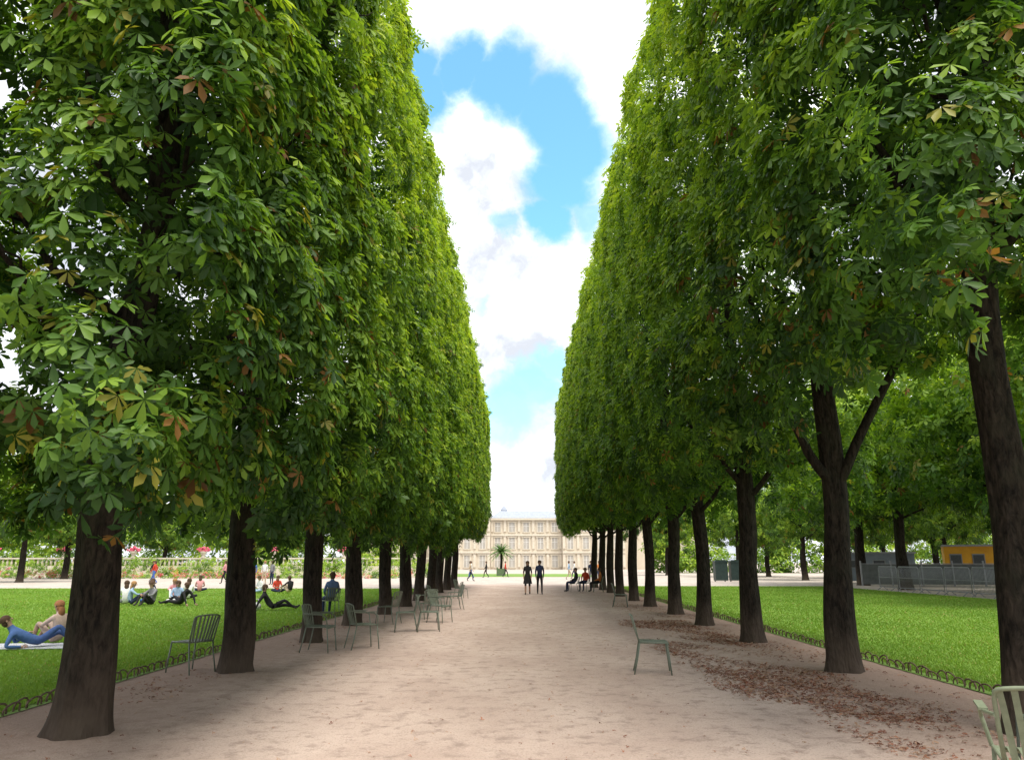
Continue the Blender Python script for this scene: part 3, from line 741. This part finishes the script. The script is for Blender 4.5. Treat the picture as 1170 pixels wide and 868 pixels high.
# ---- the two rows
ORD = ['first', 'second', 'third', 'fourth', 'fifth', 'sixth', 'seventh', 'eighth', 'ninth', 'tenth', 'eleventh']
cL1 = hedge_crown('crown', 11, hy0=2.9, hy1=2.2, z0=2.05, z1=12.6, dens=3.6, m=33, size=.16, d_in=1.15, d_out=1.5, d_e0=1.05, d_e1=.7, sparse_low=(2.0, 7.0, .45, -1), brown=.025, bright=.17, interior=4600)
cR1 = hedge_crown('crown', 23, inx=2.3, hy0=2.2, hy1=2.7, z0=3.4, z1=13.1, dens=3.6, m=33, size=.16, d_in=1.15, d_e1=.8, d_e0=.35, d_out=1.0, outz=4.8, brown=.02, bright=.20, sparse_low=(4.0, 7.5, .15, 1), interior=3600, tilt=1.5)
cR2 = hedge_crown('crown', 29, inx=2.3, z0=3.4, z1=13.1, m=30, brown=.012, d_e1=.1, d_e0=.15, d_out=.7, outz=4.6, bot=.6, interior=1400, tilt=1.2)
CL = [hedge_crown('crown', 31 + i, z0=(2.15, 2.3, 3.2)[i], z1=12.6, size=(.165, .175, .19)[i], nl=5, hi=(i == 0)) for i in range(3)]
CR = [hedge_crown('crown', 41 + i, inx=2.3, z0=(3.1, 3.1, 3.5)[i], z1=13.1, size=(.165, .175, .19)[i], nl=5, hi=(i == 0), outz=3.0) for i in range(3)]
YS = [7.65 + 4.22 * i for i in range(11)]
LX, RX = -4.35, 4.88
protoL = {}; protoR = {}
rn = random.Random(5)
GT = 'clipped chestnuts in two rows along the path'
desc_l = ['first chestnut of the left row, nearest the camera, leaves hanging low over its trunk',
          'second chestnut of the left row from the camera, a chair by its flared foot']
desc_r = ['first chestnut of the right row, nearest the camera, trunk along the right picture edge',
          'second chestnut of the right row, a long bare limb forking off rightwards']
for i, y in enumerate(YS):
    if i == 0:
        t = make_tree('chestnut_tree', cL1, 3, r=.178, lean=(.012, 0), nl=15, z_lo=2.4, twigs=True, reach=1.9)
    else:
        k = 2 if i >= 6 else (i - 1) % 2
        if k not in protoL:
            t = protoL[k] = make_tree('chestnut_tree', CL[k], 60 + k, r=(.165, .15, .165)[k], nl=7, z_lo=2.7)
        else: t = copy_tree(protoL[k])
    t.location = (LX + rn.uniform(-.06, .06) + (.1 if i == 0 else 0), y, 0); t.rotation_euler = (0, 0, 0)
    t.scale = (1, 1, 1 + rn.uniform(-.012, .012))
    tag(t, desc_l[i] if i < 2 else '%s chestnut of the left row counted from the camera' % ORD[i], 'tree', GT)
for i, y in enumerate(YS):
    # right row is turned half round so its inner face looks at the path
    if i == 0:
        t = make_tree('chestnut_tree', cR1, 9, r=.165, lean=(-.055, 0), nl=9, z_lo=5.2, twigs=True, reach=1.8, limbs=[((-.24, 0, 4.3), (1.1, -.3, 7.4), .07, .03), ((-.26, 0, 4.7), (-1.5, .3, 7.6), .07, .03)])
    elif i == 1:
        t = make_tree('chestnut_tree', cR2, 71, r=.165, lean=(-.03, 0), nl=6, z_lo=5.2, limbs=[((-.1, 0, 2.65), (-2.5, .5, 7.9), .09, .035), ((-.05, .05, 2.9), (1.15, .2, 6.2), .085, .04)])
    else:
        k = 2 if i >= 6 else i % 2
        if k not in protoR:
            t = protoR[k] = make_tree('chestnut_tree', CR[k], 80 + k, r=(.15, .14, .15)[k], nl=7, z_lo=3.4, limbs=[((0, 0, 2.9), (-1.4, .5, 5.6), .065, .035), ((0, 0, 3.2), (1.0, .4, 5.4), .058, .03)])
        else: t = copy_tree(protoR[k])
    t.location = (RX + rn.uniform(-.06, .06), y + .1, 0); t.rotation_euler = (0, 0, PI)
    t.scale = (1, 1, 1 + rn.uniform(-.012, .012))
    tag(t, desc_r[i] if i < 2 else '%s chestnut of the right row counted from the camera' % ORD[i], 'tree', GT)

# ---- background trees
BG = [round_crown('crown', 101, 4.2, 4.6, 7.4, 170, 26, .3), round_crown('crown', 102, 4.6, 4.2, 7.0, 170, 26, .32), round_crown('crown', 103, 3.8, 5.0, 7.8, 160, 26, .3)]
pb = {}
bgr = [(23, 46, 0), (24.5, 55, 1), (26, 70, 2), (34.5, 62, 0), (28.5, 88, 1), (32.5, 50, 2), (24, 37, 1), (32, 40, 0), (21.5, 27, 2),
       (43, 54, 1), (45, 72, 0), (40, 84, 2), (24, 84, 0), (18.5, 96, 2), (28, 31, 2), (38, 70, 1), (33, 78, 0)]
bgl = [(-40.8, 62, 0), (-45, 75, 1), (-52, 66, 2), (-54, 92, 0), (-46, 98, 1), (-38, 100, 2), (-30, 97, 0), (-22, 101, 1), (-14, 108, 2)]
NUM = ['first', 'second', 'third', 'fourth', 'fifth', 'sixth', 'seventh', 'eighth', 'ninth', 'tenth', 'eleventh', 'twelfth', 'thirteenth', 'fourteenth', 'fifteenth', 'sixteenth', 'seventeenth']
j = 0
for lst, sd in ((bgr, 'right'), (bgl, 'left')):
    for q, (x, y, k) in enumerate(sorted(lst, key=lambda a: a[0] / a[1])):
        if k not in pb: t = pb[k] = make_tree('garden_tree', BG[k], 120 + k, r=.22, h=8.5, nl=6, z_lo=3, reach=2.6)
        else: t = copy_tree(pb[k])
        t.location = (x, y, 0); t.rotation_euler = (0, 0, j * 1.7); s = rn.uniform(.94, 1.1) * (1.3 if (sd == 'right' and y < 57) else 1); t.scale = (s, s, s); j += 1
        tag(t, 'round-crowned garden tree beyond the %s lawn, %s from the left by its trunk' % (sd, NUM[q]), 'tree', 'garden trees beyond the lawns')

# far wood, shrubbery and flower beds, each one mass
def wood(name, boxes, seed, size, m, dens, label, cat, rr=(.9, 1.8), bright=.42, dy=2, wave=1.5, recolor=None):
    rng = np.random.default_rng(seed); C = []; O = []
    for (x0, x1, y, z0, z1) in boxes:
        k = int((x1 - x0) * (z1 - z0) * dens)
        x = rng.uniform(x0, x1, k); top = z1 - wave + wave * np.sin(x * .45 + seed) * .6 + wave * .4 * np.sin(x * 1.1 + 2)
        z = z0 + (top - z0) * rng.random(k) ** .9
        C.append(np.c_[x, y + rng.uniform(-dy, dy, k), z]); O.append(norm(np.c_[rng.normal(0, .4, k), -np.ones(k), .4 + rng.normal(0, .3, k)]))
    C = np.concatenate(C); O = np.concatenate(O)
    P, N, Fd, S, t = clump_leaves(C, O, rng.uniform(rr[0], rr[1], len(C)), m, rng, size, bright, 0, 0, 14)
    if recolor is not None:
        pal = np.array(recolor); q = rng.random(len(t)) < .55
        t[q] = pal[rng.integers(0, len(pal), q.sum())]
    V, Fa, T = leaf_arrays(P, N, Fd, S, t, 4, False, rng)
    return tag(link_mesh(name, np_mesh(name, V, Fa, T, M['leaf'])), label, cat, None, 'stuff')
wood('far_wood', [(-140, -17, 125, 0, 12), (20, 140, 118, 0, 13)], 5, .75, 16, 1.0, 'far-off green wood closing the view behind the garden', 'wood')
wood('shrubbery', [(-66, -9, 83, .2, 2.6), (-60, -12, 78, 0, 1.2)], 9, .26, 20, 2.2, 'low green shrubs in front of the terrace wall', 'shrubs', (.35, .7), .46, .7, .7)
wood('flower_bed', [(-56, -24, 76.5, .1, 1.1), (-20, -10, 76.5, .1, .9)], 12, .16, 22, 2.6, 'beds of pink and red flowers before the shrubs', 'flowers', (.25, .45), .46, .5, .3,
     [(.6, .05, .09), (.7, .22, .32), (.62, .1, .2), (.75, .45, .5)])

# ------------------------------------------------------------------ ground
def sheet(name, x0, x1, y0, y1, z, mat, kind='structure'):
    mb = MB(); mb.add([(x0, y0, z), (x1, y0, z), (x1, y1, z), (x0, y1, z)], [(0, 1, 2, 3)])
    return tag(mb.build(name, mat), kind=kind)
sheet('ground', -900, 900, -300, 1500, 0, M['gravel'])
sheet('path', -5.55, 5.85, -12, 56, .004, M['dirt'])
sheet('lawn', -46, -5.5, -12, 48, .012, M['turf'])
sheet('lawn', 5.8, 21, -12, 53, .012, M['turf'])
sheet('lawn', -9, 9, 86, 108, .012, M['turf'])

def grass(name, xf, y0, y1, n, seed, label):
    rng = np.random.default_rng(seed)
    y = y0 * (y1 / y0) ** rng.random(n)
    a, b = xf(y); x = a + (b - a) * rng.random(n)
    g = rng.uniform(0, 2 * PI, n); h = rng.uniform(.02, .05, n); wd = .004 + .0009 * y
    d = np.c_[np.cos(g), np.sin(g), np.zeros(n)]
    P = np.c_[x, y, np.full(n, .012)]
    ln = np.c_[rng.normal(0, .5, n), rng.normal(0, .5, n), np.ones(n)] * h[:, None]
    V = np.stack([P - d * wd[:, None], P + d * wd[:, None], P + ln], 1).reshape(-1, 3)
    Fa = np.arange(3 * n).reshape(-1, 3)
    patch = .5 + .25 * np.sin(x * .9 + y * .31) * np.sin(y * .6 - x * .2) + rng.normal(0, .2, n)
    f = np.clip(patch, 0, 1)[:, None]
    t = np.array((.13, .235, .035)) * (1 - f) + np.array((.225, .35, .062)) * f
    k = rng.random(n) < .03; t[k] = (.32, .28, .1)
    return tag(link_mesh(name, np_mesh(name, V, Fa, np.repeat(t, 3, 0), M['grassblade'])), label, 'grass', None, 'stuff')
grass('grass', lambda y: (np.maximum(-46, -.78 * y - 3), np.full_like(y, -5.6)), 7.0, 47.5, 250000, 1, 'short mown grass of the left lawn')
grass('grass', lambda y: (np.full_like(y, 5.95), np.minimum(20.8, .72 * y + 3)), 7.0, 52, 190000, 2, 'short mown grass of the right lawn')

# hoop edging
def edging(x, label, seed):
    rnd = random.Random(seed)
    t = thing('hoop_edging', label, 'edging', (x, 0, 0), 0, 'hoop edging along the lawns')
    rest = MB()
    y = 6.6; i = 0
    while y < 50:
        mb = MB() if i < 100 else rest
        hh = .125 + rnd.uniform(-.025, .02); wd = .13 + rnd.uniform(-.015, .02); dx = rnd.uniform(-.025, .025); tl = rnd.uniform(-.04, .04)
        pts = [(dx, y - wd, -.02), (dx, y - wd, hh * .45)] + [(dx + tl * math.sin(g), y - wd * math.cos(g), hh * .45 + hh * .6 * math.sin(g)) for g in [PI * q / 6 for q in range(1, 6)]] + [(dx, y + wd, hh * .45), (dx, y + wd, -.02)]
        mb.tube(pts, .009 + rnd.uniform(0, .003), 6)
        if i < 100: mb.build('hoop', M['hoop'], t, True)
        y += .2; i += 1
    r = rest.build('hoop_run', M['hoop'], t, True); r['kind'] = 'stuff'
edging(-5.55, 'low rusty hoop edging between the path and the left lawn', 1)
edging(5.86, 'low rusty hoop edging between the path and the right lawn', 2)

# fallen leaves
def litter(name, P, seed, size, label):
    rng = np.random.default_rng(seed); n = len(P)
    N = np.array((0, 0, 1.0)) + rng.normal(0, .25, (n, 3)); Fd = rng.normal(0, 1, (n, 3)); S = size * rng.uniform(.4, 1.4, n)
    base = np.array([(.23, .09, .055), (.30, .135, .085), (.36, .19, .12), (.18, .07, .045), (.38, .24, .16)])
    t = base[rng.integers(0, 5, n)] * rng.uniform(.7, 1.2, (n, 1))
    V, Fa, T = leaf_arrays(P, N, Fd, S, t, 3, False, rng, droop=.1, spread=60)
    return tag(link_mesh(name, np_mesh(name, V, Fa, T, M['litter'])), label, 'fallen leaves', None, 'stuff')
rng = np.random.default_rng(77)
def strip(n, x0, x1, y0, y1, seed, thr):
    x = rng.uniform(x0, x1, n * 3); y = y0 + (y1 - y0) * rng.random(n * 3) ** 1.2
    q = .5 + .3 * np.sin(x * 1.9 + y * .6 + seed) + .25 * np.sin(y * 1.3 - x * .9 + seed * 3) + .2 * np.sin(x * 5 + y * 3.1)
    u = (x - x0) / (x1 - x0)
    q *= np.clip(np.sin(PI * u) * 1.5, 0, 1)
    k = rng.random(n * 3) < np.clip((q - thr) * 1.6, 0, 1)
    x, y = x[k], y[k]
    return np.c_[x, y, rng.uniform(.008, .022, len(x))]
P = np.concatenate([strip(8200, 2.3, 5.0, 8.3, 22, 1, .22), strip(2800, 3.2, 5.8, 5.5, 34, 2, .22), strip(700, 2.9, 4.6, 6.0, 8.8, 4, .35), strip(1200, -5.4, -4.0, 8, 40, 5, .4)])
litter('fallen_leaves', P, 3, .048, 'reddish brown fallen chestnut leaves drifted along the right side of the path')
n = 2600
P = np.c_[rng.uniform(-5.4, 5.5, n), 3.2 + 40 * rng.random(n) ** 1.6, rng.uniform(.008, .02, n)]
litter('scattered_leaves', P, 4, .032, 'small dead leaves scattered over the open path')

# ------------------------------------------------------------------ palace
def palace():
    t = thing('palace', 'cream stone palace with slate roofs closing the end of the path', 'building', (1.5, 172, 0))
    blocks = [(-8.2, 8.0, 0, 11.4, 13.2, 0), (-22, -8.2, -2.4, 12.4, 15.0, 1), (8.0, 22, -2.4, 12.6, 15.8, 1)]
    for (x0, x1, fy, ze, zr, pav) in blocks:
        b = MB(); b.box(((x0 + x1) / 2, fy + 9, ze / 2), (x1 - x0, 18, ze)); b.build('wall', M['stone'], t)
        b = MB()
        for z, d in ((3.75, .35), (7.6, .35), (ze - .25, .6)):
            b.box(((x0 + x1) / 2, fy - d / 2 + .02, z), (x1 - x0 - .06, d, .42))
        b.build('cornice', M['stone_trim'], t)
        b = MB()
        zt = zr
        b.add([(x0 - .2, fy - .3, ze), (x1 + .2, fy - .3, ze), (x1 + .2, fy + 18, ze), (x0 - .2, fy + 18, ze), (x0 + 2, fy + 2.6, zt), (x1 - 2, fy + 2.6, zt), (x1 - 2, fy + 15, zt), (x0 + 2, fy + 15, zt)],
              [(0, 1, 5, 4), (1, 2, 6, 5), (2, 3, 7, 6), (3, 0, 4, 7), (4, 5, 6, 7), (3, 2, 1, 0)])
        b.build('roof', M['slate'], t)
        nw = 5 if not pav else 4
        for r_, (z, h) in enumerate(((.5, 2.6), (4.5, 2.5), (8.3, 2.1))):
            for i in range(nw):
                x = x0 + (x1 - x0) * (i + .5) / nw
                fr = MB(); wv = 1.25
                fr.box((x - wv / 2 - .12, fy - .06, z + h / 2), (.24, .16, h + .24)); fr.box((x + wv / 2 + .12, fy - .06, z + h / 2), (.24, .16, h + .24))
                fr.box((x, fy - .06, z - .1), (wv, .2, .18)); fr.box((x, fy - .08, z + h + .16), (wv + .9, .26, .26))
                f = fr.build('window', M['stone_trim'], t)
                p = MB(); p.box((x, fy - .02, z + h / 2), (wv - .01, .06, h - .02)); p.build('pane', M['glass'], f)
                bb = MB(); bb.box((x, fy - .06, z + h / 2), (.08, .05, h - .04)); bb.box((x, fy - .055, z + h * .62), (wv - .04, .04, .07)); bb.build('glazing_bar', M['white'], f)
            for i in range(nw + 1):
                x = x0 + (x1 - x0) * i / nw; x = min(max(x, x0 + .35), x1 - .35)
                p = MB(); p.box((x, fy - .1, z + 1.45), (.55, .24, 2.85)); p.build('pilaster', M['stone_trim'], t)
        if pav:
            for i in range(2):
                x = x0 + (x1 - x0) * (i + .5) / 2
                c = MB(); c.box((x, fy + 9, zr + .5), (1.1, .8, 1.5)); c.box((x, fy + 9, zr + 1.32), (1.3, 1.0, .16)); c.build('chimney', M['stone_trim'], t)
    for s in (-1, 1):
        b = MB(); b.box((s * 32, 10, 5), (20, 14, 10)); b.build('wing_wall', M['stone'], t)
        b = MB(); b.box((s * 32, 10, 10.6), (20.4, 14.4, 1.2)); b.build('wing_roof', M['slate'], t)
    d = MB(); n = 16
    for (z0, z1, r0, r1) in ((12.6, 13.8, .8, .8), (13.8, 14.3, .9, .6), (14.3, 14.8, .6, .2), (14.8, 15.9, .08, .05)):
        d.tube([(-5.4, 10, z0), (-5.4, 10, z1)], [r0, r1], n)
    d.build('lantern', M['slate'], t)
palace()

def palm(x, y, h, label, seed):
    t = thing('potted_palm', label, 'palm', (x, y, 0))
    b = MB(); b.box((0, 0, .45), (1.0, 1.0, .8))
    for s in (-1, 1):
        for q in (-1, 1): b.box((s * .46, q * .46, .5), (.14, .14, 1.0))
    b.build('planter', M['planter'], t)
    b = MB(); b.tube([(0, 0, .8), (.05, 0, h * .4), (0, .03, h * .68)], [.16, .14, .12], 10); b.build('trunk', M['bark'], t, True)
    n = 34
    c = MB()
    for i in range(n):
        g = i * 2.4; el = 1.2 - 1.7 * i / n
        d = Vector((math.cos(g) * math.cos(el), math.sin(g) * math.cos(el), math.sin(el)))
        L_ = h * .36; side = Vector((-math.sin(g), math.cos(g), 0))
        base = Vector((0, 0, h * .68))
        pts = [base + d * L_ * q / 6 + Vector((0, 0, -.28 * L_ * (q / 6) ** 2)) for q in range(7)]
        c.tube(pts, [.02] * 6 + [.006], 4)
        for q in range(1, 7):
            for s in (-1, 1):
                e = pts[q] + side * s * .32 * (1.1 - q / 8) + (pts[q] - pts[q - 1]) * .8 + Vector((0, 0, -.08))
                c.add([pts[q - 1], pts[q], e], [(0, 1, 2)])
    c.build('crown', M['palm'], t)
palm(-2.3, 92, 4.2, 'palm in a green timber tub standing before the palace', 3)

# left terrace with balustrade and flower urns
t = thing('terrace_wall', 'pale stone terrace wall with balustrade beyond the left lawn', 'wall', (-36, 86, 0))
b = MB(); b.box((0, 0, .6), (56, .6, 1.2)); b.build('base_wall', M['stone_trim'], t)
b = MB(); b.box((0, 0, 2.02), (56, .42, .16)); b.build('coping', M['stone_trim'], t)
b = MB()
for i in range(112): b.tube([(-27.8 + i * .5, 0, 1.2), (-27.8 + i * .5, 0, 1.5), (-27.8 + i * .5, 0, 1.95)], [.07, .12, .06], 6)
bal = b.build('baluster_run', M['stone_trim'], t, True); bal['kind'] = 'stuff'
URN = ['leftmost', 'second from left', 'third from left', 'middle', 'fifth from left', 'sixth from left', 'rightmost']
for i in range(7):
    u = thing('flower_urn', 'stone urn of red flowers on the terrace balustrade, ' + URN[i], 'urn', (-60 + i * 8, 86, 2.1), 0, 'flower urns on the terrace balustrade')
    b = MB(); b.tube([(0, 0, 0), (0, 0, .1), (0, 0, .2), (0, 0, .5), (0, 0, .7)], [.28, .26, .12, .32, .45], 12); b.build('urn', M['stone_trim'], u, True)
    b = MB(); rr = random.Random(i)
    for q in range(40):
        g = rr.uniform(0, 6.28); e = rr.uniform(0, .75)
        b.ell((e * math.cos(g), e * math.sin(g), .72 + rr.uniform(0, .5) * (1 - e * .6)), (.13, .13, .1), 6, 4)
    fl = b.build('flowers', M['flower'], u); fl['kind'] = 'stuff'

# ------------------------------------------------------------------ right side: barriers, fence, cabins, bins
def barrier(y, label):
    t = thing('metal_barrier', label, 'barrier', (21.4, y, 0), R(90), 'metal barriers past the right lawn')
    b = MB(); b.tube([(-1.1, 0, .2), (-1.1, 0, 1.25), (-1.0, 0, 1.35), (1.0, 0, 1.35), (1.1, 0, 1.25), (1.1, 0, .2), (-1.1, 0, .2)], .024, 8); b.build('frame', M['grey'], t, True)
    b = MB()
    for i in range(21): b.tube([(-1.0 + i * 2 / 20, 0, .2), (-1.0 + i * 2 / 20, 0, 1.35)], .01, 6)
    b.tube([(-1.1, 0, .75), (1.1, 0, .75)], .012, 6)
    b.build('bars', M['grey'], t, True)
    for s in (-1, 1):
        b = MB(); b.tube([(s * .8, -.3, .02), (s * .8, -.05, .2), (s * .8, .05, .2), (s * .8, .3, .02)], .02, 6); b.build('foot', M['grey'], t, True)
BN = ['nearest', 'second nearest', 'third nearest', 'fourth nearest', 'fifth nearest', 'farthest']
for i in range(6): barrier(33 + i * 2.35, 'grey metal crowd barrier along the right lawn edge, %s of six' % BN[i])

t = thing('site_fence', 'low grey hoarding fence in front of the huts past the right lawn', 'fence', (24, 54, 0), R(-8))
for i in range(9):
    b = MB(); b.box((i * 2.0 + 1.0, 0, .78), (1.9, .05, 1.36)); b.build('panel', M['net'], t)
    b = MB(); b.box((i * 2.0, 0, .85), (.09, .1, 1.7)); b.build('post', M['grey'], t)
b = MB(); b.box((9, 0, 1.5), (18, .03, .05)); b.build('rail', M['grey'], t)

def cabin(x, y, wd, dp, h, mat, label, name='site_cabin', openings=3):
    t = thing(name, label, 'hut', (x, y, 0), R(-25))
    b = MB(); b.box((0, 0, h / 2 + .15), (wd, dp, h)); b.build('walls', mat, t)
    b = MB(); b.box((0, 0, h + .22), (wd + .25, dp + .25, .14)); b.build('roof', M['grey'], t)
    for i in range(openings):
        xx = -wd / 2 + wd * (i + .5) / openings
        f = MB(); f.box((xx, -dp / 2 - .02, h * .7), (wd / openings * .55, .05, h * .3)); fo = f.build('window', M['grey'], t)
        p = MB(); p.box((xx, -dp / 2 - .05, h * .7), (wd / openings * .46, .02, h * .24)); p.build('pane', M['dark'], fo)
    b = MB()
    for i in range(int(wd / .3)): b.box((-wd / 2 + .15 + i * .3, -dp / 2 - .012, h * .22 + .1), (.06, .03, h * .36))
    b.build('ribs', mat, t)
cabin(34.6, 58, 4.4, 2.4, 2.6, M['orange'], 'orange-yellow hut behind the low grey fence')
cabin(28.6, 61, 5.0, 2.4, 2.1, M['bluegrey'], 'long blue-grey hut left of the orange-yellow hut')
def bin_(x, y, label):
    t = thing('waste_bin', label, 'bin', (x, y, 0))
    b = MB(); b.box((0, 0, .85), (1.05, .8, 1.5)); b.build('bin_body', M['darkgreen'], t)
    b = MB(); b.box((0, 0, 1.66), (1.12, .88, .12)); b.box((0, -.3, 1.75), (.9, .12, .08)); b.build('lid', M['darkgreen'], t)
    for s in (-1, 1):
        b = MB(); b.tube([(s * .42 - .03, .3, .1), (s * .42 + .03, .3, .1)], .1, 10); b.build('wheel', M['dark'], t)
bin_(17.0, 65, 'dark green tall waste bin beyond the right lawn, left of the pair')
bin_(18.35, 65.1, 'dark green tall waste bin beyond the right lawn, right of the pair')
